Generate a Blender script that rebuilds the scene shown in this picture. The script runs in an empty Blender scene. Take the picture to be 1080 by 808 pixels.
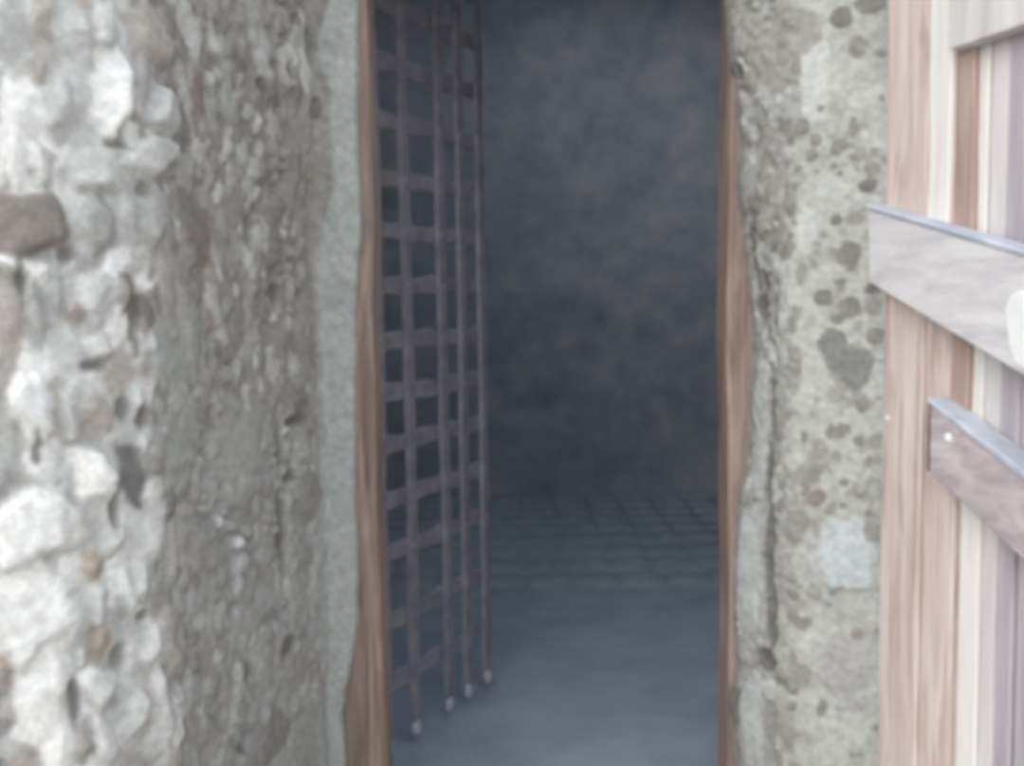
import bpy, bmesh, math, random
import numpy as np
from mathutils import Matrix, Vector

S = bpy.context.scene
C = S.collection
R = math.radians

# ------------------------------------------------------------------ camera
F, W0, H0 = 950.0, 1080.0, 808.0
EYE = Vector((0.0, 0.0, 1.40))
PITCH, ROLL = R(4.0), R(-0.8)
cd = bpy.data.cameras.new('camera')
cam = bpy.data.objects.new('camera', cd); C.objects.link(cam)
cd.sensor_fit = 'HORIZONTAL'; cd.sensor_width = 36.0; cd.lens = F / W0 * 36.0
cd.clip_start = 0.02
CM = Matrix.Translation(EYE) @ Matrix.Rotation(math.pi/2 - PITCH, 4, 'X') @ Matrix.Rotation(ROLL, 4, 'Z')
cam.matrix_world = CM
cd.dof.use_dof = True
cd.dof.focus_distance = 0.22          # the lens missed: everything is a little soft
cd.dof.aperture_fstop = 22.0
S.camera = cam

# ------------------------------------------------------------------ light
S.view_settings.view_transform = 'Standard'
S.view_settings.look = 'None'
S.view_settings.gamma = 1.0
S.view_settings.use_curve_mapping = False
S.view_settings.exposure = 0.0
S.cycles.use_denoising = True
S.cycles.max_bounces = 10
S.cycles.diffuse_bounces = 8
S.cycles.sample_clamp_indirect = 6.0

w = bpy.data.worlds.new('sky'); S.world = w; w.use_nodes = True
nt = w.node_tree; nt.nodes.clear()
tc = nt.nodes.new('ShaderNodeTexCoord'); sp = nt.nodes.new('ShaderNodeSeparateXYZ')
rp = nt.nodes.new('ShaderNodeValToRGB'); bg = nt.nodes.new('ShaderNodeBackground'); ow = nt.nodes.new('ShaderNodeOutputWorld')
rp.color_ramp.elements[0].position = 0.0; rp.color_ramp.elements[0].color = (0.94, 0.97, 1.0, 1)
rp.color_ramp.elements[1].position = 0.9; rp.color_ramp.elements[1].color = (0.80, 0.90, 1.0, 1)
nt.links.new(tc.outputs['Generated'], sp.inputs[0]); nt.links.new(sp.outputs['Z'], rp.inputs[0])
nt.links.new(rp.outputs[0], bg.inputs[0]); nt.links.new(bg.outputs[0], ow.inputs[0])
bg.inputs[1].default_value = 1.45

sd = bpy.data.lights.new('sun', 'SUN'); sun = bpy.data.objects.new('sun', sd); C.objects.link(sun)
SUN_FROM = Vector((-0.62, -0.62, 0.55))
sun.location = (-6, -6, 6)
sun.rotation_euler = SUN_FROM.to_track_quat('Z', 'Y').to_euler()
sd.energy = 1.9; sd.angle = R(60); sd.color = (1.0, 0.965, 0.92)

# ------------------------------------------------------------------ helpers
def ray(x, y):
    d = CM.to_3x3() @ Vector(((x - W0/2)/F, -(y - H0/2)/F, -1.0))
    return d
def at_y(x, y, Y):
    d = ray(x, y); return EYE + d * ((Y - EYE.y) / d.y)
def at_z(x, y, z):
    d = ray(x, y); return EYE + d * ((z - EYE.z) / d.z)
def at_plane(x, y, p, n):
    d = ray(x, y); return EYE + d * ((p - EYE).dot(n) / d.dot(n))
CI = np.array(CM.inverted())
def project(P):
    q = P @ CI[:3, :3].T + CI[:3, 3]
    return np.stack([W0/2 + F*q[..., 0]/-q[..., 2], H0/2 - F*q[..., 1]/-q[..., 2]], -1)

def srgb(r, g, b):
    f = lambda c: (c/255/12.92) if c <= 10 else ((c/255 + 0.055)/1.055)**2.4
    return (f(r), f(g), f(b))

def mat(name):
    m = bpy.data.materials.new(name); m.use_nodes = True
    return m, m.node_tree, m.node_tree.nodes['Principled BSDF']
def node(nt, t, **kw):
    n = nt.nodes.new(t)
    for k, v in kw.items():
        n.inputs[k].default_value = v
    return n
def mapping(nt, scale, coord='Object'):
    t = nt.nodes.new('ShaderNodeTexCoord'); mp = nt.nodes.new('ShaderNodeMapping')
    mp.inputs['Scale'].default_value = scale
    nt.links.new(t.outputs[coord], mp.inputs[0]); return mp
def ramp(nt, src, stops):
    r = nt.nodes.new('ShaderNodeValToRGB'); e = r.color_ramp.elements
    while len(e) < len(stops): e.new(0.5)
    for k, (p, c) in enumerate(stops):
        e[k].position = p; e[k].color = (*c, 1)
    nt.links.new(src, r.inputs[0]); return r
def bump(nt, b, src, strength, dist):
    n = nt.nodes.new('ShaderNodeBump'); n.inputs['Strength'].default_value = strength; n.inputs['Distance'].default_value = dist
    nt.links.new(src, n.inputs['Height']); nt.links.new(n.outputs[0], b.inputs['Normal'])

def wood(name, stops, rough=0.8, scale=(16, 16, 1.3), bstr=0.5):
    m, t, b = mat(name)
    mp = mapping(t, scale)
    n = node(t, 'ShaderNodeTexNoise', Scale=2.0, Detail=7.0, Roughness=0.62, Distortion=0.5)
    t.links.new(mp.outputs[0], n.inputs['Vector'])
    r = ramp(t, n.outputs[0], stops); t.links.new(r.outputs[0], b.inputs['Base Color'])
    b.inputs['Roughness'].default_value = rough; b.inputs['Specular IOR Level'].default_value = 0.25
    bump(t, b, n.outputs[0], bstr, 0.01); return m
def stone_vc(name):
    m, t, b = mat(name)
    a = t.nodes.new('ShaderNodeAttribute'); a.attribute_name = 'stone_colour'
    mp = mapping(t, (1, 1, 1))
    n = node(t, 'ShaderNodeTexNoise', Scale=55.0, Detail=6.0, Roughness=0.65)
    t.links.new(mp.outputs[0], n.inputs['Vector'])
    r = ramp(t, n.outputs[0], [(0.25, (0.72, 0.72, 0.72)), (0.75, (1.2, 1.2, 1.2))])
    mx = t.nodes.new('ShaderNodeMix'); mx.data_type = 'RGBA'; mx.blend_type = 'MULTIPLY'; mx.inputs[0].default_value = 1.0
    t.links.new(a.outputs['Color'], mx.inputs[6]); t.links.new(r.outputs[0], mx.inputs[7])
    t.links.new(mx.outputs[2], b.inputs['Base Color'])
    b.inputs['Roughness'].default_value = 0.92; b.inputs['Specular IOR Level'].default_value = 0.15
    bump(t, b, n.outputs[0], 0.35, 0.008); return m
def mottled(name, stops, scale=3.0, rough=0.9, bstr=0.5, bdist=0.02, sc=(1, 1, 1)):
    m, t, b = mat(name)
    mp = mapping(t, sc)
    n = node(t, 'ShaderNodeTexNoise', Scale=scale, Detail=9.0, Roughness=0.65)
    t.links.new(mp.outputs[0], n.inputs['Vector'])
    r = ramp(t, n.outputs[0], stops); t.links.new(r.outputs[0], b.inputs['Base Color'])
    b.inputs['Roughness'].default_value = rough; b.inputs['Specular IOR Level'].default_value = 0.2
    bump(t, b, n.outputs[0], bstr, bdist); return m

def link(name, verts, faces, m, parent=None, smooth=False, kind=None):
    me = bpy.data.meshes.new(name); me.from_pydata([tuple(v) for v in verts], [], faces); me.update()
    bm = bmesh.new(); bm.from_mesh(me); bmesh.ops.recalc_face_normals(bm, faces=bm.faces); bm.to_mesh(me); bm.free()
    if smooth:
        for p in me.polygons: p.use_smooth = True
    me.materials.append(m)
    o = bpy.data.objects.new(name, me); C.objects.link(o)
    if parent is not None: o.parent = parent
    if kind: o['kind'] = kind
    return o
def link_bm(name, bm, m, parent=None, smooth=False):
    bmesh.ops.recalc_face_normals(bm, faces=bm.faces)
    me = bpy.data.meshes.new(name); bm.to_mesh(me); bm.free()
    if smooth:
        for p in me.polygons: p.use_smooth = True
    me.materials.append(m)
    o = bpy.data.objects.new(name, me); C.objects.link(o)
    if parent is not None: o.parent = parent
    return o
def box_vf(a, b):
    (x0, y0, z0), (x1, y1, z1) = a, b
    v = [(x0,y0,z0),(x1,y0,z0),(x1,y1,z0),(x0,y1,z0),(x0,y0,z1),(x1,y0,z1),(x1,y1,z1),(x0,y1,z1)]
    f = [(0,3,2,1),(4,5,6,7),(0,1,5,4),(1,2,6,5),(2,3,7,6),(3,0,4,7)]
    return v, f
def empty(name, loc, label, cat):
    o = bpy.data.objects.new(name, None); C.objects.link(o); o.location = loc
    o.empty_display_size = 0.1
    o['label'] = label; o['category'] = cat; o['kind'] = 'thing'
    return o

def vnoise(u, v, scale, seed):
    """smooth value noise in -1..1"""
    rs = np.random.RandomState(seed); T = rs.rand(256, 256)*2 - 1
    x, y = u/scale + 37.3, v/scale + 11.7
    xi, yi = np.floor(x).astype(int), np.floor(y).astype(int)
    fx, fy = x - xi, y - yi
    fx, fy = fx*fx*(3 - 2*fx), fy*fy*(3 - 2*fy)
    g = lambda a, b: T[a % 256, b % 256]
    return ((g(xi, yi)*(1-fx) + g(xi+1, yi)*fx)*(1-fy) + (g(xi, yi+1)*(1-fx) + g(xi+1, yi+1)*fx)*fy)
def fbm(u, v, scale, seed, oct=4):
    s, a, t = 0, 1.0, 0
    for k in range(oct):
        s = s + a*vnoise(u, v, scale/2**k, seed + k*7); t += a; a *= 0.55
    return s/t
def smooth(e0, e1, x):
    t = np.clip((x - e0)/(e1 - e0), 0, 1); return t*t*(3 - 2*t)

# ------------------------------------------------------------------ masonry wall generator
class Masonry:
    def __init__(self, pts, ures, seed):
        P = np.array(pts, float)
        L = np.r_[0, np.cumsum(np.linalg.norm(np.diff(P, axis=0), axis=1))]
        u, acc = [], 0.0
        for k in range(len(P)-1):
            n = max(1, int(math.ceil((L[k+1]-L[k])/ures[k])))
            u += list(np.linspace(L[k], L[k+1], n, endpoint=False))
        u.append(L[-1]); u = np.array(u)
        uu = np.linspace(0, L[-1], int(L[-1]/0.004))
        k = 13; ker = np.hanning(k+2)[1:-1]; ker /= ker.sum()
        X = np.interp(uu, L, P[:, 0]); Y = np.interp(uu, L, P[:, 1])
        Xs = np.convolve(np.pad(X, k//2, mode='edge'), ker, 'valid'); Ys = np.convolve(np.pad(Y, k//2, mode='edge'), ker, 'valid')
        self.u = u; self.L = L
        self.x = np.interp(u, uu, Xs); self.y = np.interp(u, uu, Ys)
        dx, dy = np.gradient(Xs, uu), np.gradient(Ys, uu)
        tx, ty = np.interp(u, uu, dx), np.interp(u, uu, dy); l = np.hypot(tx, ty) + 1e-9
        self.nx, self.ny = ty/l, -tx/l                     # outward (towards the camera for left-to-right runs)
        z = np.r_[np.arange(-0.15, 0.35, 0.03), np.arange(0.35, 2.25, 0.0055), np.arange(2.26, 4.38, 0.05)]
        self.z = z
        self.U, self.Z = np.meshgrid(u, z, indexing='ij')
        self.h = np.zeros_like(self.U)
        self.c = np.zeros(self.U.shape + (3,))
        self.amp = np.ones(len(u))
        self.base = np.stack([np.repeat(self.x[:, None], len(z), 1), np.repeat(self.y[:, None], len(z), 1), self.Z], -1)
        self.px = project(self.base)
        self.vis = np.ones(len(u), bool)
        self.seed = seed; self.rng = np.random.RandomState(seed)
        self.n1 = fbm(self.U, self.Z, 0.030, seed+100); self.n2 = fbm(self.U, self.Z, 0.030, seed+200)
        self.n3 = fbm(self.U, self.Z, 0.012, seed+300, 3)
    def uv_of(self, x, y):
        d = (self.px[..., 0]-x)**2 + (self.px[..., 1]-y)**2
        d[~self.vis] = 1e9
        i, j = np.unravel_index(np.argmin(d), d.shape)
        i0, i1 = max(i-2, 0), min(i+2, len(self.u)-1); j0, j1 = max(j-2, 0), min(j+2, len(self.z)-1)
        sx = abs(self.px[i1, j, 0]-self.px[i0, j, 0])/abs(self.u[i1]-self.u[i0])
        sy = abs(self.px[i, j1, 1]-self.px[i, j0, 1])/abs(self.z[j1]-self.z[j0])
        return self.u[i], self.z[j], max(sx, 60), sy
    def stone(self, u0, v0, ru, rv, rot, h, col, tilt=(0, 0), wob=0.28, p=2.4, edge=0.16, cvar=0.10, flat=0.55, facet=False):
        m = 1.5*max(ru, rv)
        i0, i1 = np.searchsorted(self.u, [u0-m, u0+m]); j0, j1 = np.searchsorted(self.z, [v0-m, v0+m])
        if i1-i0 < 1 or j1-j0 < 1: return
        sl = (slice(i0, i1), slice(j0, j1))
        n1, n2 = self.n1[sl], self.n2[sl]
        a = (self.U[sl]-u0)/1.0; b = (self.Z[sl]-v0)
        a = a + n1*wob*ru; b = b + n2*wob*rv
        c_, s_ = math.cos(rot), math.sin(rot)
        A, B = (a*c_ + b*s_)/ru, (-a*s_ + b*c_)/rv
        r = (np.abs(A)**p + np.abs(B)**p)**(1/p)
        dome = np.clip(1 - r**3, 0, 1)**flat
        if facet:                                  # a broken stone: straight sides, sloping faces
            g = self.rng; n = g.randint(5, 8); a0 = g.uniform(0, 6.28); ds = []; tops = []
            for k in range(n):
                th = a0 + 6.283*k/n + g.uniform(-.35, .35); q = g.uniform(.82, 1.05)
                d = (A*math.cos(th) + B*math.sin(th))/q
                ds.append(d); tops.append((1 - d)/g.choice([.14, .25, .5, .9, 1.5]))
            r = np.max(ds, 0)
            dome = np.clip(np.minimum(np.min(tops, 0), 1.0), 0, 1)
        hh = h*dome*(1 + tilt[0]*A + tilt[1]*B) + 0.0022*self.n3[sl]*dome
        inside = r < 1.0
        cur = self.h[sl]
        mask = smooth(1.0+edge*0.3, 1.0-edge, r)
        if h >= 0:
            win = inside & (hh > cur - 0.001)
            self.h[sl] = np.where(win, np.maximum(cur, hh), cur)
            mask = mask*np.where(hh >= cur - 0.003, 1.0, 0.25)
        else:
            self.h[sl] = cur + hh
        col = np.array(col)*(1 + cvar*n2[..., None]*1.5)
        self.c[sl] = self.c[sl]*(1-mask[..., None]) + col*mask[..., None]
    def traced(self, rows, pal, hs, **kw):
        for r in rows:
            x, y, rx, ry, k = r[:5]; rot = r[5] if len(r) > 5 else 0.0
            u, v, sx, sy = self.uv_of(x, y)
            h = hs[k]
            t = (self.rng.uniform(-.45, .45), self.rng.uniform(-.35, .35)) if h > 0.006 else (0, 0)
            g = self.rng.uniform(.92, 1.08)
            self.stone(u, v, rx/sx*1.12, ry/sy*1.12, R(rot), h*self.rng.uniform(.8, 1.2), np.array(pal[k])*g, t, **kw)
    def scatter(self, n, u0, u1, v0, v1, rmin, rmax, pal, hmin, hmax, aspect=(0.8, 1.5), pack=0.75, keep=None, **kw):
        pts = []
        for _ in range(n*8):
            if len(pts) >= n: break
            r = rmin + (rmax-rmin)*self.rng.rand()**1.8
            u, v = self.rng.uniform(u0, u1), self.rng.uniform(v0, v1)
            if any((u-a)**2 + (v-b)**2 < (pack*(r+c))**2 for a, b, c in pts): continue
            pts.append((u, v, r))
            if keep is not None and not keep(u, v): continue
            a = self.rng.uniform(*aspect)
            col = np.array(pal[self.rng.randint(len(pal))])*self.rng.uniform(.85, 1.15)
            self.stone(u, v, r, r*a, self.rng.uniform(-.6, .6), self.rng.uniform(hmin, hmax), col,
                       (self.rng.uniform(-.5, .5), self.rng.uniform(-.4, .4)), **kw)
    def soften(self, n, weight):
        h, c = self.h.copy(), self.c.copy()
        for _ in range(n):
            for A in (h, c):
                A[1:-1] = .5*A[1:-1] + .25*(A[:-2] + A[2:]); A[:, 1:-1] = .5*A[:, 1:-1] + .25*(A[:, :-2] + A[:, 2:])
        self.h = self.h*(1-weight) + h*weight; self.c = self.c*(1-weight[..., None]) + c*weight[..., None]
    def build(self, name, m, shift):
        h = self.h*self.amp[:, None]
        v = self.base.copy()
        v[..., 0] += self.nx[:, None]*h + shift(self.U, self.Z)
        v[..., 1] += self.ny[:, None]*h
        nu, nz = self.U.shape
        idx = np.arange(nu*nz).reshape(nu, nz)
        q = np.stack([idx[:-1, :-1], idx[1:, :-1], idx[1:, 1:], idx[:-1, 1:]], -1).reshape(-1, 4)
        me = bpy.data.meshes.new(name)
        me.vertices.add(nu*nz); me.vertices.foreach_set('co', v.reshape(-1).astype(np.float32))
        me.loops.add(q.size); me.loops.foreach_set('vertex_index', q.reshape(-1).astype(np.int32))
        me.polygons.add(len(q)); me.polygons.foreach_set('loop_start', np.arange(0, q.size, 4, dtype=np.int32))
        me.polygons.foreach_set('loop_total', np.full(len(q), 4, np.int32))
        me.update(calc_edges=True); me.validate()
        me.polygons.foreach_set('use_smooth', np.ones(len(q), bool))
        at = me.color_attributes.new('stone_colour', 'FLOAT_COLOR', 'POINT')
        at.data.foreach_set('color', np.concatenate([np.clip(self.c, 0.02, .85), np.ones((nu, nz, 1))], -1).reshape(-1).astype(np.float32))
        me.materials.append(m)
        o = bpy.data.objects.new(name, me); C.objects.link(o); o['kind'] = 'structure'
        return o

M_STONE = stone_vc('rubble_masonry')
JY = 2.40                                        # front of the timber frame
def jx(px): return at_y(px, 330, JY).x
def edge_fn(rows, ref):
    zs = [at_y(ref, y, JY).z for y, _ in rows][::-1]
    xs = [at_y(x, y, JY).x - 0 for y, x in rows][::-1]
    return zs, xs

# ---- left wall
pl = lambda x, Y: (at_y(x, 380, Y).x, Y)
XE = jx(378)
left = [(-3.0, 1.36), (-1.45, 1.40), pl(-70, 1.45), pl(0, 1.50), pl(95, 1.58), pl(165, 1.68), pl(205, 1.84), pl(270, 2.08), pl(328, 2.32), pl(340, 2.36), (XE, 2.375), (XE+.006, 2.42), (XE-.02, 2.50), (XE-.02, 2.64), (-3.0, 2.64)]
LW = Masonry(left, [.011, .009, .006, .0055, .0055, .0055, .006, .006, .006, .005, .005, .01, .05, .1], 3)
E = LW.L; u = LW.u
LW.amp = smooth(E[0], E[0]+.2, u)*(1 - smooth(E[10]-.01, E[10]+.02, u))
LW.vis = u < E[10]+.005
u_mort = E[8]                                    # the smooth mortar band starts about here
pal = dict(W=(.80,.785,.755), L=(.57,.565,.545), G=(.43,.425,.405), B=(.255,.22,.195), P=(.43,.39,.36), D=(.19,.185,.18), M=(.40,.405,.38), T=(.39,.335,.28))
big = fbm(LW.U, LW.Z, 0.30, 41); mid = fbm(LW.U, LW.Z, 0.09, 42); fine = fbm(LW.U, LW.Z, 0.02, 43)
LW.h += 0.020*big + 0.010*mid + 0.003*fine
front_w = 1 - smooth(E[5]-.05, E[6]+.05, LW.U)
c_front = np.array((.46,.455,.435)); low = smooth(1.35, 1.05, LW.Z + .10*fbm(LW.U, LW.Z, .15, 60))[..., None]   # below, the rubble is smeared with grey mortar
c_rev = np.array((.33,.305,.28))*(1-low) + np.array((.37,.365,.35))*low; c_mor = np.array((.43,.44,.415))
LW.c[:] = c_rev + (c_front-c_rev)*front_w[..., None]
LW.c *= (1 + .22*mid + .12*fine)[..., None]
# random fill
LW.scatter(2200, E[0]+.1, E[5], 0.0, 2.9, .018, .055, [pal['W'], pal['W'], pal['L'], pal['L'], pal['G'], pal['P']],   .005, .014, (1.0, 1.8), .62, facet=True, wob=.16)
LW.scatter(1100, E[5]-.03, E[8], 0.0, 2.9, .012, .038, [(.42,.405,.38), (.35,.33,.305), (.29,.265,.245), (.50,.49,.465), (.36,.325,.30)], .005, .015, (0.9, 2.0), .62, facet=True, wob=.3)
# the stones one can pick out in front, and a ledge highlight painted white
front = [(115,93,24,49,'W',-4),(60,115,21,40,'L'),(18,130,27,64,'W'),(15,40,24,44,'L'),(42,35,13,40,'P'),(80,45,16,34,'L'),(112,26,19,34,'L'),
 (155,38,18,30,'P'),(148,88,10,34,'G'),(170,122,12,25,'L'),(160,165,22,20,'L',25),(100,175,36,32,'L'),(45,178,11,24,'L'),
 (26,238,46,35,'B'),(15,277,34,8,'W'),(42,289,10,12,'W'),(9,330,18,48,'P'),(36,335,13,50,'G'),(100,240,19,30,'G'),(128,225,12,36,'L'),(155,222,18,34,'G',20),
 (130,307,9,20,'B'),(100,312,24,28,'L'),(80,330,11,12,'P'),(176,300,11,42,'P',8),(186,372,24,36,'M'),(105,366,13,18,'L'),(143,372,7,18,'L'),(60,290,9,40,'G'),
 (33,430,21,38,'W'),(12,468,19,48,'G'),(75,435,15,30,'L'),(100,440,20,22,'P',35),(143,420,7,20,'L',-12),(55,495,17,30,'L'),(100,505,21,26,'W'),
 (138,506,15,32,'D',6),(40,556,40,36,'W'),(150,464,8,20,'L'),(156,562,15,40,'L',-12),(114,560,11,26,'L'),(187,455,20,50,'M'),(190,570,9,20,'P'),(94,596,14,18,'T'),
 (30,650,44,56,'W'),(45,730,24,66,'W'),(76,652,17,40,'L'),(103,680,12,20,'T'),(100,636,13,20,'L'),(134,624,9,25,'L'),(152,616,11,24,'L'),(160,680,12,26,'L',-14),
 (165,745,11,46,'L'),(137,752,15,28,'L',-18),(82,690,9,16,'L'),(104,730,13,24,'L'),(110,782,10,30,'L'),(82,786,12,25,'P'),(4,695,9,30,'T'),(62,790,20,40,'W')]
LW.traced(front, pal, dict(W=.034, L=.028, G=.020, B=.024, P=.021, D=.009, M=.012, T=.022), wob=.16, edge=.10, cvar=.10, facet=True)
# hollows between them
for x, y, rx, ry in [(128,432,7,14),(147,440,5,14),(140,360,5,22),(98,388,14,7),(76,742,6,30),(125,690,7,20),(150,650,9,6),(38,470,5,22),(118,152,14,6),(150,200,8,10),(70,270,8,14),(140,330,6,14),(22,296,5,30),(118,530,5,30)]:
    uu_, vv_, sx, sy = LW.uv_of(x, y); LW.stone(uu_, vv_, rx/sx, ry/sy, 0, -.016, (.27,.255,.24), p=2.0, wob=.5, edge=.4)
lowm = (smooth(1.35, 1.0, LW.Z + .12*fbm(LW.U, LW.Z, .12, 61))*(1-front_w))[..., None]
LW.c = LW.c*(1-.35*lowm) + .35*lowm*np.array((.40,.40,.385))
# reveal: smoother mortar smears, hollows, small highlights painted white
pal2 = dict(M=(.37,.37,.345), m=(.30,.285,.265), d=(.17,.16,.15), w=(.62,.62,.60), b=(.27,.235,.215))
LW.traced([(250,480,24,48,'M'),(322,525,15,26,'m'),(345,768,40,42,'M'),(285,775,18,22,'m'),(230,550,4,8,'w'),(250,572,4,7,'w'),(240,115,8,16,'M'),(205,250,14,30,'b'),(200,360,8,34,'M'),(206,110,8,34,'b')],
          pal2, dict(M=.014, m=.012, d=-.02, w=.014, b=.010))
for x, y, rx, ry in [(312,444,11,9),(306,502,10,6),(294,470,5,34),(296,560,6,46),(303,680,8,14),(262,710,5,14),(258,786,5,9),(330,50,7,18),(332,115,6,16),(305,74,5,12),(288,310,6,10),(276,92,5,10)]:
    uu_, vv_, sx, sy = LW.uv_of(x, y); LW.stone(uu_, vv_, rx/sx, ry/sy, 0, -.014, (.21,.195,.18), p=2.0, wob=.55, edge=.5)
LW.soften(1, .7*front_w + .3*(1-front_w))
# mortar band beside the frame, ragged towards the stones
eb = [(-40,338),(0,340),(60,330),(100,344),(140,343),(200,346),(240,335),(300,331),(400,337),(470,343),(500,343),(530,335),(550,325),(600,325),(680,330),(720,343),(760,330),(850,325)]
ub = [(LW.uv_of(x, min(max(y, 2), 806))[1], LW.uv_of(x, min(max(y, 2), 806))[0]) for y, x in eb][1:-1]
ub.sort(); bu = np.interp(LW.Z, [a for a, _ in ub], [b for _, b in ub]) + .012*fbm(LW.U, LW.Z, .05, 77)
mk = smooth(-.012, .012, LW.U - bu)
LW.h = LW.h*(1-mk) + mk*(.012 + .006*fbm(LW.U, LW.Z, .06, 78) + .0035*fbm(LW.U, LW.Z, .02, 79))
cm = c_mor*(1 + .13*fbm(LW.U, LW.Z, .05, 80) + .07*fine)[..., None]
LW.c = LW.c*(1-mk[..., None]) + cm*mk[..., None]
ez, ex = edge_fn([(-60,376),(0,377),(100,376),(180,378),(230,381),(300,376),(500,374),(600,377),(650,377),(700,369),(750,360),(800,364),(870,364)], 378)
def lshift(U, Z):
    wgt = smooth(E[8]-.02, E[10], U)*(1 - smooth(E[12], E[12]+.05, U))
    return wgt*(np.interp(Z, ez, ex) - XE + .003*vnoise(Z*0, Z, .03, 5))
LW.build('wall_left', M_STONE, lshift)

# ---- right wall
XR = jx(784)
right = [(3.2, 2.64), (XR+.03, 2.64), (XR+.03, 2.50), (XR-.006, 2.42), (XR, 2.37), pl(812, 2.30), pl(835, 2.25), pl(880, 2.21), pl(945, 2.17), pl(1010, 2.14), (1.7, 2.10), (3.2, 2.10)]
right = right[::-1]
# runs right to left when seen from outside, so flip the normal afterwards
RW = Masonry(right, [.012, .009, .006, .0055, .0055, .005, .005, .005, .01, .05, .1], 9)
RW.nx *= -1; RW.ny *= -1
E2 = RW.L; u2 = RW.u
RW.amp = smooth(E2[0], E2[0]+.2, u2)*(1 - smooth(E2[7]-.01, E2[7]+.02, u2))
RW.vis = u2 < E2[7]+.005
big = fbm(RW.U, RW.Z, 0.25, 51); mid = fbm(RW.U, RW.Z, 0.07, 52); fine = fbm(RW.U, RW.Z, 0.02, 53)
RW.h += .012*big + .006*mid + .0025*fine
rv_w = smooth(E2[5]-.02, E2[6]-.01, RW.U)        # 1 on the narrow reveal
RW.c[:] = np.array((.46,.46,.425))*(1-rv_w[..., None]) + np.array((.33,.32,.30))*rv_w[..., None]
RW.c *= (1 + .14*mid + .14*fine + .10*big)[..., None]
pr = dict(D=(.235,.22,.205), d=(.285,.265,.245), g=(.34,.325,.30), s=(.235,.235,.225), b=(.27,.24,.22), M=(.53,.535,.505), q=(.40,.385,.37), B=(.50,.53,.53))
RW.scatter(900, E2[0]+.1, E2[5], 0.0, 2.9, .006, .015, [pr['g'], pr['q'], (.40,.385,.35), pr['b']], .001, .005, (.7, 1.4), 1.15)
RW.scatter(560, E2[5]-.01, E2[7], 0.0, 2.9, .008, .024, [(.36,.35,.33), (.30,.28,.26), (.42,.42,.40)], .004, .012, (1.0, 2.2), .6)
stones_r = [(858,75,14,52,'M'),(892,585,30,34,'B'),(870,200,10,14,'M'),(832,300,10,30,'M'),(850,240,10,20,'M'),
 (840,35,26,24,'g'),(815,60,14,40,'g'),
 (886,19,12,11,'D'),(920,4,17,11,'D'),(903,50,8,12,'d'),(865,115,4,4,'d'),(845,133,10,9,'d'),(860,146,5,6,'d'),(856,162,6,5,'d'),(885,154,10,6,'d',-40),(900,133,5,10,'d'),
 (908,160,7,6,'g'),(919,177,8,8,'d'),(915,196,9,6,'D'),(879,175,4,4,'d'),(890,174,5,4,'g'),(882,233,6,6,'D'),(862,260,5,4,'d'),(867,246,7,5,'g'),(897,270,11,14,'d'),(887,297,6,4,'d'),
 (868,314,10,9,'D'),(895,326,11,11,'d'),(884,337,6,5,'d'),(920,322,8,9,'g'),(922,354,10,9,'d'),(877,361,14,14,'s'),(890,378,18,15,'s',-35),(903,388,17,21,'s'),(922,300,11,5,'D',-35),
 (845,288,6,12,'g',20),(905,345,4,6,'g'),(835,348,4,5,'g'),(909,427,7,7,'d'),(885,456,12,9,'d',-15),(907,464,6,6,'d'),(887,480,8,4,'g'),(835,435,10,7,'b'),(848,461,4,7,'d'),(857,437,6,8,'b'),
 (863,498,15,9,'d',-20),(848,513,7,5,'b'),(862,525,10,7,'b',-40),(875,536,5,10,'g',30),(912,513,4,13,'g',40),(838,555,12,18,'g'),(862,556,4,9,'g'),(920,560,9,12,'g'),(922,485,6,5,'g'),
 (858,624,7,7,'g'),(840,640,14,6,'g',-30),(850,656,9,6,'d',-30),(883,672,7,5,'d'),(888,700,26,30,'q'),(845,702,13,20,'g'),(866,745,5,9,'d',20),(905,790,8,8,'g'),(838,770,8,8,'g'),(900,740,16,10,'q')]
cl = fbm(RW.U, RW.Z, .045, 91); band = smooth(.72, .95, RW.Z)*(1 - smooth(1.75, 2.0, RW.Z))
kk = (smooth(.12, .38, cl)*(.35 + .65*band)*(1-rv_w))[..., None]
RW.c = RW.c*(1-.75*kk) + .75*kk*np.array((.31,.29,.265))
RW.h -= .004*kk[..., 0]
RW.traced(stones_r, pr, dict(D=.006, d=.004, g=.003, s=.008, b=.003, M=.006, q=.005, B=.006))
for x, y, rx, ry in [(813,430,3,40),(811,500,4,34),(814,580,5,50),(818,650,5,40),(812,697,8,13),(815,330,3,20),(803,300,4,16),(798,322,8,16),(793,262,4,40),(795,290,4,20),(778,745,6,22),(788,548,6,4),(778,75,6,10)]:
    uu_, vv_, sx, sy = RW.uv_of(x, y); RW.stone(uu_, vv_, rx/sx, ry/sy, 0, -.016, (.19,.18,.17), p=2.0)
for x, y, rx, ry in [(800,440,9,80),(796,600,12,70),(800,760,10,50)]:
    uu_, vv_, sx, sy = RW.uv_of(x, y); RW.stone(uu_, vv_, rx/sx, ry/sy, 0, .012, (.43,.44,.425), p=3.0, wob=.3)
ez2, ex2 = edge_fn([(-60,768),(0,768),(50,770),(100,778),(150,782),(200,780),(250,785),(280,789),(330,795),(370,795),(400,791),(450,790),(500,785),(520,782),(560,778),(600,776),(650,775),(700,778),(740,770),(800,776),(870,776)], 784)
def rshift(U, Z):
    wgt = smooth(E2[5]-.01, E2[7], U)*(1 - smooth(E2[9], E2[9]+.05, U))
    return wgt*(np.interp(Z, ez2, ex2) - XR + .003*vnoise(Z*0, Z, .03, 6))
RW.build('wall_right', M_STONE, rshift)

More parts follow.
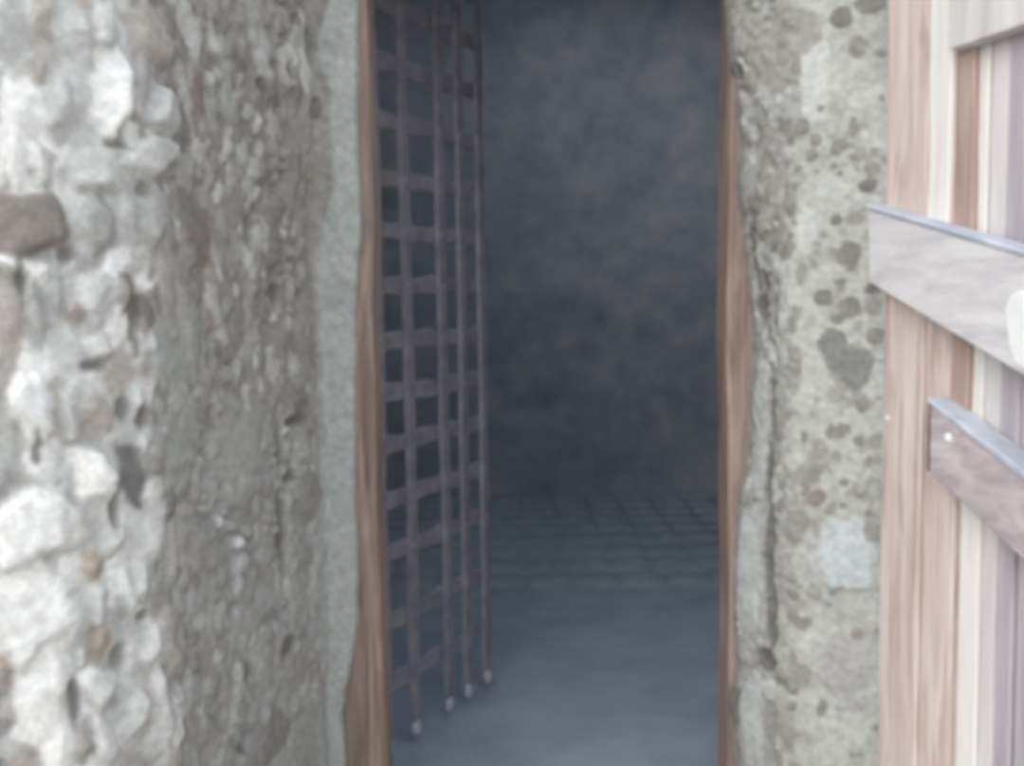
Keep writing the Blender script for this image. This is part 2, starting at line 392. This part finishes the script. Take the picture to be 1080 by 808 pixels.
# ------------------------------------------------------------------ the cell behind the doorway
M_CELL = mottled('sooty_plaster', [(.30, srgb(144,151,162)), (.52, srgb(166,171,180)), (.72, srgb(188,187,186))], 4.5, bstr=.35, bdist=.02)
M_CELL_SHADED = mottled('shaded_cell_plaster', [(.30, srgb(84,91,108)), (.7, srgb(106,112,126))], 4.0, bstr=.35, bdist=.02)  # darker copy of the cell plaster: the left wall's shade put into its colour
M_FLOOR = mottled('grey_screed', [(.3, srgb(142,153,168)), (.7, srgb(168,178,192))], 3.0, bstr=.15, bdist=.006)
M_SETT = mottled('worn_setts', [(.3, srgb(140,150,158)), (.7, srgb(172,180,186))], 7.0, bstr=.4, bdist=.01)
M_GROUND = mottled('trodden_earth', [(.3, (.30,.28,.25)), (.7, (.42,.40,.36))], 2.0)
BY = 7.05
CX0, CX1 = -1.55, 1.75
YS = at_z(640, 621, 0).y                           # where the smooth floor stops

def rough_panel(name, org, ux, uz, lu, lv, n, m, amp, seed):
    """a rough plastered wall with thickness behind it"""
    nu, nv = int(lu/n)+1, int(lv/n)+1
    us, vs = np.linspace(0, lu, nu), np.linspace(0, lv, nv)
    U, V = np.meshgrid(us, vs, indexing='ij')
    h = amp*(fbm(U, V, .5, seed) + .5*fbm(U, V, .12, seed+1))
    org, ux, uz = Vector(org), Vector(ux), Vector(uz); nn = ux.cross(uz)
    vt = []
    for i in range(nu):
        for j in range(nv):
            vt.append(org + ux*us[i] + uz*vs[j] + nn*h[i, j])
    f = [(i*nv+j, (i+1)*nv+j, (i+1)*nv+j+1, i*nv+j+1) for i in range(nu-1) for j in range(nv-1)]
    k = len(vt)
    bk = [org - nn*.2, org + ux*lu - nn*.2, org + ux*lu + uz*lv - nn*.2, org + uz*lv - nn*.2]
    vt += bk
    c0, c1, c2, c3 = 0, (nu-1)*nv, (nu-1)*nv+nv-1, nv-1
    f += [(k, k+3, k+2, k+1), tuple(i*nv for i in range(nu)) + (k+1, k), (k+3, k+2) + tuple(i*nv+nv-1 for i in range(nu-1, -1, -1)),
          (k, k+3) + tuple(j for j in range(nv-1, -1, -1)), (k+1,) + tuple(c1+j for j in range(nv)) + (k+2,)]
    return link(name, vt, f, m, smooth=True, kind='structure')
HC = 4.3
rough_panel('wall_back', (CX0-.1, BY, -.05), (1,0,0), (0,0,1), CX1-CX0+.2, HC+.1, .05, M_CELL, .025, 11)
rough_panel('wall_inner_left', (CX0, 2.6, -.05), (0,1,0), (0,0,1), BY-2.6+.1, HC+.1, .06, M_CELL_SHADED, .025, 21)
rough_panel('wall_inner_right', (CX1, BY+.1, -.05), (0,-1,0), (0,0,1), BY-2.6+.1, HC+.1, .06, M_CELL, .04, 31)
# vaulted roof slab with an unseen square opening, added so skylight brightens the cell
OX0, OX1, OY0, OY1 = -.8, 1.3, 3.6, 5.9
v, f = [], []
for a_, b_ in [((CX0-.25, 2.3, HC), (CX1+.25, OY0, HC+.25)), ((CX0-.25, OY1, HC), (CX1+.25, BY+.3, HC+.25)), ((CX0-.25, OY0, HC), (OX0, OY1, HC+.25)), ((OX1, OY0, HC), (CX1+.25, OY1, HC+.25))]:
    k = len(v); vv, ff = box_vf(a_, b_); v += vv; f += [tuple(q+k for q in g) for g in ff]
link('ceiling', v, f, M_CELL, kind='structure')
M_LINTEL = mottled('mortared_rubble', [(.3, (.27,.255,.235)), (.55, (.38,.375,.35)), (.75, (.46,.455,.43))], 9.0, bstr=.8, bdist=.03)
v, f = box_vf((XE-.06, 2.33, 2.50), (XR+.08, 2.66, 4.35)); link('wall_above_door', v, f, M_LINTEL, kind='structure')
v, f = box_vf((CX0-.25, 2.45, -.25), (CX1+.25, YS, 0.0)); link('floor', v, f, M_FLOOR, kind='structure')
v, f = box_vf((-7, -9, -.30), (7, 2.50, -.10)); link('ground', v, f, M_GROUND, kind='structure')

# rows of setts at the far end of the floor
rows_px = [621, 602, 587, 574, 562, 552, 543, 535, 529]
ry = [at_z(640, y, 0).y for y in rows_px]
while ry[-1] < BY - .1: ry.append(ry[-1] + .30)
bm = bmesh.new(); rng = random.Random(4)
xs = np.arange(CX0-.1, CX1+.1, .245)
v0, f0 = [], []
for a, b in zip(ry[:-1], ry[1:]):
    for x in xs:
        # a pillowed sett: 5 x 4 grid
        hz = .010 + rng.uniform(-.005, .006); g = .004; gy = .012; k = len(v0)
        for i in range(6):
            for j in range(5):
                s, t = i/5, j/4
                e = (1 - .4*abs(2*s-1)**6)*(1 - abs(2*t-1)**3)
                v0.append((x + g + (.245-2*g)*s, a + gy + (b-a-2*gy)*t, -.012 + (hz+.020)*e**.7 + rng.uniform(-.002, .002)))
        for i in range(5):
            for j in range(4):
                f0.append((k+i*5+j, k+(i+1)*5+j, k+(i+1)*5+j+1, k+i*5+j+1))
vb, fb = box_vf((CX0-.25, YS, -.25), (CX1+.25, BY+.3, -.004)); k = len(v0)
v0 += vb; f0 += [tuple(q+k for q in ff) for ff in fb]
link('floor_paved', v0, f0, M_SETT, smooth=True, kind='structure')

# ------------------------------------------------------------------ timber frame
M_JAMB = wood('brown_frame_timber', [(.28, srgb(100,88,82)), (.5, srgb(150,130,119)), (.72, srgb(182,163,150))])
def beam(name, a, b, parent, m, seed, along=2, bend=.004, bev=.006):
    """a hand-hewn square timber between corners a and b, subdivided along one axis and slightly uneven"""
    rng = random.Random(seed); bm = bmesh.new()
    v, f = box_vf(a, b); vs = [bm.verts.new(q) for q in v]; fs = [bm.faces.new([vs[i] for i in ff]) for ff in f]
    ed = [e for e in bm.edges if abs((e.verts[0].co-e.verts[1].co)[along]) > 1e-4 and all(abs((e.verts[0].co-e.verts[1].co)[k]) < 1e-5 for k in range(3) if k != along)]
    bmesh.ops.bevel(bm, geom=ed, offset=bev, segments=2, affect='EDGES', profile=.5)
    ed = [e for e in bm.edges if abs((e.verts[0].co-e.verts[1].co)[along]) > .05]
    bmesh.ops.subdivide_edges(bm, edges=ed, cuts=24, use_grid_fill=True)
    ph = [rng.uniform(0, 6) for _ in range(4)]
    for q in bm.verts:
        t = q.co[along]
        k = [i for i in range(3) if i != along]
        q.co[k[0]] += bend*(math.sin(t*4+ph[0]) + .5*math.sin(t*13+ph[1]))
        q.co[k[1]] += bend*(math.sin(t*5+ph[2]) + .5*math.sin(t*11+ph[3]))
    return link_bm(name, bm, m, parent)
XJ0 = at_y(395, 330, JY+.02).x; XJ1 = at_y(767, 330, JY+.02).x
fr = empty('door_frame', ((XJ0+XJ1)/2, 2.5, -.02), 'narrow weathered brown timber frame lining the dark doorway', 'door frame')
def kid(o, root):
    o.matrix_parent_inverse = Matrix.Translation(-root.location)
    return o
kid(beam('jamb', (XJ0-.11, JY+.005, -.02), (XJ0, JY+.125, 2.42), fr, M_JAMB, 1), fr)
kid(beam('jamb', (XJ1, JY+.005, -.02), (XJ1+.11, JY+.125, 2.42), fr, M_JAMB, 2), fr)
kid(beam('header', (XJ0-.11, JY+.0, 2.42), (XJ1+.11, JY+.13, 2.54), fr, M_JAMB, 3, along=0), fr)
kid(beam('sill', (XJ0-.0, JY+.0, -.10), (XJ1+.0, JY+.13, 0.012), fr, M_JAMB, 4, along=0), fr)

# ------------------------------------------------------------------ iron lattice gate
def iron(name, stops, rough=.6, metal=.35):
    m, t, b = mat(name); mp = mapping(t, (1,1,1))
    n = node(t, 'ShaderNodeTexNoise', Scale=18.0, Detail=6.0); t.links.new(mp.outputs[0], n.inputs['Vector'])
    r = ramp(t, n.outputs[0], stops); t.links.new(r.outputs[0], b.inputs['Base Color'])
    b.inputs['Roughness'].default_value = rough; b.inputs['Metallic'].default_value = metal
    bump(t, b, n.outputs[0], .3, .004); return m
M_IRON = iron('rusty_gate_iron', [(.3, srgb(130,127,136)), (.7, srgb(163,158,166))])
M_TIP = iron('worn_iron_tip', [(.3, srgb(168,172,178)), (.7, srgb(196,198,202))])
YN, YF = 2.90, 3.32
g0 = at_y(424, 300, YN); g1 = at_y(503, 300, YF)
gd = Vector((g1.x-g0.x, g1.y-g0.y, 0)); GL = gd.length; gd.normalize()
gn = Vector((gd.y, -gd.x, 0))                          # towards the doorway side
G0 = Vector((g0.x, g0.y, 0))
step = GL/3
gate = empty('iron_gate', tuple(G0 - gd*step), 'open rusty iron lattice gate of riveted flat bars swung into the dark cell', 'gate')
def gpt(s, z, t=0): return G0 + gd*s + gn*t + Vector((0, 0, z))
def strap(name, s0, z0, s1, z1, w_, th, t0, m, seed, vertical):
    rng = random.Random(seed); n = 30; v, f = [], []
    for i in range(n+1):
        q = i/n; s = s0+(s1-s0)*q; z = z0+(z1-z0)*q
        ww = w_*(1 + .10*math.sin(q*23+seed) + rng.uniform(-.05, .05))/2
        o = .003*math.sin(q*9+seed*2.1)
        for a, t in ((-1, t0), (1, t0), (1, t0+th), (-1, t0+th)):
            k = .82 if t > t0 else 1.0
            v.append(gpt(s + (a*ww*k if vertical else 0) + (o if vertical else 0), z + (0 if vertical else a*ww*k + o), t))
    for i in range(n):
        for j in range(4):
            f.append((i*4+j, i*4+(j+1) % 4, (i+1)*4+(j+1) % 4, (i+1)*4+j))
    f += [(3, 2, 1, 0), (n*4, n*4+1, n*4+2, n*4+3)]
    return kid(link(name, v, f, m, gate), gate)
near_y = [15,78,135,195,249,303,360,413,464,522,576,645,705]
far_y = [42,92,147,200,250,301,352,400,445,493,541,601,661]
pN, pF = G0, G0 + gd*GL
zs = []
for a, b in zip(near_y, far_y):
    xa, xb = 421 + 17*a/770, 497 + 18*b/770
    za = at_plane(xa, a, G0, gn).z; zb = at_plane(xb, b, G0, gn).z
    zs.append((za, zb))
zs.insert(0, (zs[0][0]+.17, zs[0][1]+.17))
vx = [-step, 0, .46*GL, .735*GL, GL]
# where the upright bars really stand: read from the photo at mid height
vx = [-step] + [ (at_plane(x, 300, G0, gn) - (G0 + Vector((0,0,at_plane(x,300,G0,gn).z)))).dot(gd) for x in (424, 461, 482, 503) ]
ends = []
for k, s in enumerate(vx):
    z0 = .035
    strap('upright_bar', s, z0+.05, s, 2.66, .046, .014, .012, M_IRON, 10+k, True)
for k, (za, zb) in enumerate(zs):
    sl = (zb-za)/GL*.5; zm = (za+zb)/2
    bar = strap('cross_bar', vx[0]-.03, zm - sl*(GL/2-vx[0]), vx[-1]+.02, zm + sl*GL/2, .058, .010, 0, M_IRON, 40+k, False)
    for s in vx:                                        # one rivet at each crossing
        c = gpt(s, zm + sl*(s-GL/2), .0245); bm = bmesh.new()
        bmesh.ops.create_uvsphere(bm, u_segments=10, v_segments=6, radius=.011)
        for q in bm.verts:
            q.co = c + gd*q.co.x + Vector((0,0,1))*q.co.y + gn*(q.co.z*.6)
        link_bm('rivet', bm, M_IRON, bar, True)
for k, s in enumerate(vx):                              # the forged feet of the uprights
    bm = bmesh.new(); bmesh.ops.create_uvsphere(bm, u_segments=12, v_segments=8, radius=1)
    for q in bm.verts:
        q.co = gpt(s, .062, .017) + gd*(q.co.x*.024) + gn*(q.co.y*.018) + Vector((0,0,1))*(q.co.z*.032)
    o = kid(link_bm('bar_foot', bm, M_TIP, gate, True), gate); o['label'] = 'paler worn foot of an upright bar'

# ------------------------------------------------------------------ plank door standing open on the right
D0 = at_y(934, 330, 2.06); D1 = at_y(1080, 330, 1.69)
dd = Vector((D1.x-D0.x, D1.y-D0.y, 0)).normalized()
dn = Vector((-dd.y, dd.x, 0))
if dn.x > 0: dn = -dn                                   # faces the passage (left)
DB = Vector((D0.x, D0.y, 0))
def wst(stops, name, **k): return wood(name, stops, **k)
M_PINK = wst([(.3, srgb(176,152,142)), (.52, srgb(211,194,186)), (.75, srgb(230,219,213))], 'pale_pink_timber')
M_PALE = wst([(.3, srgb(216,208,203)), (.7, srgb(240,237,233))], 'bleached_timber')
M_BRN = wst([(.3, srgb(158,134,124)), (.7, srgb(190,168,158))], 'brown_plank_timber')
M_GREY = wst([(.3, srgb(196,190,190)), (.7, srgb(222,217,216))], 'silvered_timber')
M_LILAC = wst([(.3, srgb(158,150,157)), (.62, srgb(186,179,184)), (.74, srgb(232,229,230))], 'grey_worn_timber')
M_BAR = wst([(.3, srgb(192,188,192)), (.5, srgb(212,208,210)), (.75, srgb(226,224,225))], 'weathered_bar_timber', scale=(3, 3, 14))
M_LOCK = wst([(.3, srgb(152,139,142)), (.5, srgb(178,166,168)), (.75, srgb(214,207,208))], 'worn_lock_rail_timber', scale=(4, 4, 10))
M_EDGE = iron('blue_grey_edge', [(.3, srgb(168,174,188)), (.7, srgb(206,211,221))], .5, .0)  # bluish tone of the bars' top faces, made as separate strips
M_SPOT_NAIL = mottled('sun_spot_nail_white', [(.3, (.80,.80,.80)), (.7, (.88,.88,.88))], 9.0)  # white for the painted sun spot on the crossbar and for the nails
door = empty('plank_door', (D0.x, D0.y, -.06), 'sun-bleached plank door standing open at the right edge, with two slanting crossbars', 'door')
def dpt(s, z, t): return DB + dd*s + dn*t + Vector((0, 0, z))
def s_of(x, y=330, t=0):
    q = at_plane(x, y, DB + dn*t, dn); return (q - DB).dot(dd), q.z
def dboard(name, s0, s1, z0, z1, t0, t1, m, seed, parent=door):
    rng = random.Random(seed); n = 26; v, f = [], []
    for i in range(n+1):
        q = i/n; z = z0+(z1-z0)*q
        e0 = .0018*math.sin(q*11+seed) + rng.uniform(-.0008, .0008); e1 = .0018*math.sin(q*9+seed*1.7) + rng.uniform(-.0008, .0008)
        ch = .004
        for s, t in ((s0+e0, t0), (s1+e1, t0), (s1+e1, t1-ch), (s1+e1-ch, t1), (s0+e0+ch, t1), (s0+e0, t1-ch)):
            v.append(dpt(s, z, t))
    for i in range(n):
        for j in range(6): f.append((i*6+j, i*6+(j+1) % 6, (i+1)*6+(j+1) % 6, (i+1)*6+j))
    f += [(5,4,3,2,1,0), tuple(n*6+j for j in range(6))]
    o = link(name, v, f, m, parent); kid(o, door); return o
ZB, ZT = -.06, 2.36
sx = lambda x: s_of(x, 420)[0]
lay = [(sx(931), sx(972), 0.0, M_PINK, 'stile'), (sx(972.5), sx(1005), -.006, M_PINK, 'plank'), (sx(1007), sx(1029), -.016, M_PALE, 'plank'),
       (sx(1030), sx(1047), -.018, M_GREY, 'plank'), (sx(1048.5), sx(1068), -.014, M_LILAC, 'plank'), (sx(1069), sx(1090), -.018, M_LILAC, 'plank')]
for k, (a, b, t, m, nm) in enumerate(lay):
    dboard(nm, a, b, ZB, ZT, -.045, t, m, k+1)
s = sx(1090)
k = 20
while s < .98:
    dboard('plank', s+.002, s+.13, ZB, ZT, -.045, -.015, [M_LILAC, M_GREY, M_BRN][k % 3], k); s += .13; k += 1
DW = s
# battens covering the joints above the slanting bar
zt = s_of(985, 200)[1]
dboard('batten', sx(975), sx(998), s_of(985, 300)[1], ZT, -.006, .004, M_PALE, 61)
dboard('batten', sx(1000), sx(1020), s_of(1000, 430)[1], ZT, -.02, -.002, M_BRN, 62)
# top rail
def slab(name, poly, t0, t1, m, parent=door, bev=.004):
    bm = bmesh.new()
    a = [bm.verts.new(dpt(s_, z_, t0)) for s_, z_ in poly]; b = [bm.verts.new(dpt(s_, z_, t1)) for s_, z_ in poly]
    n = len(poly); bm.faces.new(a[::-1]); top = bm.faces.new(b)
    for i in range(n): bm.faces.new((a[i], a[(i+1) % n], b[(i+1) % n], b[i]))
    bmesh.ops.recalc_face_normals(bm, faces=bm.faces)
    bmesh.ops.bevel(bm, geom=list(bm.edges), offset=bev, segments=2, affect='EDGES', profile=.5)
    o = link_bm(name, bm, m, parent)
    return kid(o, door) if parent is door else o
tp = .028
a = s_of(1000, 53, tp); b = s_of(1080, 30, tp); k = (b[1]-a[1])/(b[0]-a[0])*.5
slab('top_rail', [(a[0], a[1]), (DW, a[1]+k*(DW-a[0])), (DW, a[1]+k*(DW-a[0])+.2), (a[0], a[1]+.2)], -.014, tp, M_GREY)
def extend(p, q, s1):                                    # carry the line p-q on to s1
    return (s1, p[1] + (q[1]-p[1])*(s1-p[0])/(q[0]-p[0]))
# long slanting crossbar
t1 = .050; SE = s_of(1240, 404, t1)[0]
A, B = s_of(915, 220, t1), s_of(1080, 270, t1); Cc, Dd = s_of(916, 298, t1), s_of(1080, 397, t1)
A2, B2, = A, extend(A, B, SE); D2 = extend(Cc, Dd, SE)
bar = slab('crossbar', [Cc, D2, B2, A2], 0.0, t1, M_BAR)
bar['label'] = 'upper, longer slanting timber crossbar'
up = lambda p, d: (p[0], p[1]+d)
slab('edge_strip', [up(A2, .001), up(B2, .001), up(B2, .013), up(A2, .010)], -.0, t1+.006, M_EDGE, bar, .003)['label'] = 'blue-grey strip along the top of the crossbar'
q = [s_of(x, y, t1) for x, y in ((1061,326),(1066,312),(1076,306),(1112,318),(1114,402),(1088,394),(1072,382),(1066,366),(1063,345))]  # outline of the blown-out sunlight, painted as a thin white slab
slab('painted_sun_spot', q[::-1], t1-.002, t1+.0025, M_SPOT_NAIL, bar, .001)['label'] = 'overexposed sun spot painted white on the crossbar'
# shorter lock rail
t2 = .045
A, B = s_of(979, 425, t2), s_of(1080, 505, t2); Cc, Dd = s_of(979, 497, t2), s_of(1080, 592, t2)
lk = slab('lock_rail', [Cc, extend(Cc, Dd, SE), extend(A, B, SE), A], -.01, t2, M_LOCK)
lk['label'] = 'lower, shorter slanting crossbar with squared end'
B3 = extend(A, B, SE)
slab('edge_strip', [up(A, .001), up(B3, .001), up(B3, .022), up(A, .012)], -.012, t2+.004, M_EDGE, lk, .003)['label'] = 'blue-grey strip along the top of the lower bar'
M_END_SHADOW = iron('painted_end_shadow', [(.3, srgb(112,92,98)), (.7, srgb(142,122,126))])  # dark tone painted for the shadow gap at the lower bar's end
slab('end_shadow_line', [(Cc[0]-.003, Cc[1]), (Cc[0]+.005, Cc[1]), (Cc[0]+.005, A[1]), (Cc[0]-.003, A[1])], .0, t2+.002, M_END_SHADOW, lk, .001)['label'] = 'shadow line painted dark at the squared end of the lower bar'
# nail heads
for x, y, t, rr, m in [(936, 441, .0, .0065, M_SPOT_NAIL), (1000, 462, t2, .010, M_SPOT_NAIL)]:
    s_, z_ = s_of(x, y, t); bm = bmesh.new(); bmesh.ops.create_uvsphere(bm, u_segments=12, v_segments=8, radius=rr)
    c = dpt(s_, z_, t)
    for q in bm.verts: q.co = c + dd*q.co.x + Vector((0,0,1))*q.co.y + dn*(q.co.z*.6)
    kid(link_bm('nail_head', bm, m, door, True), door)['label'] = 'bright nail head'
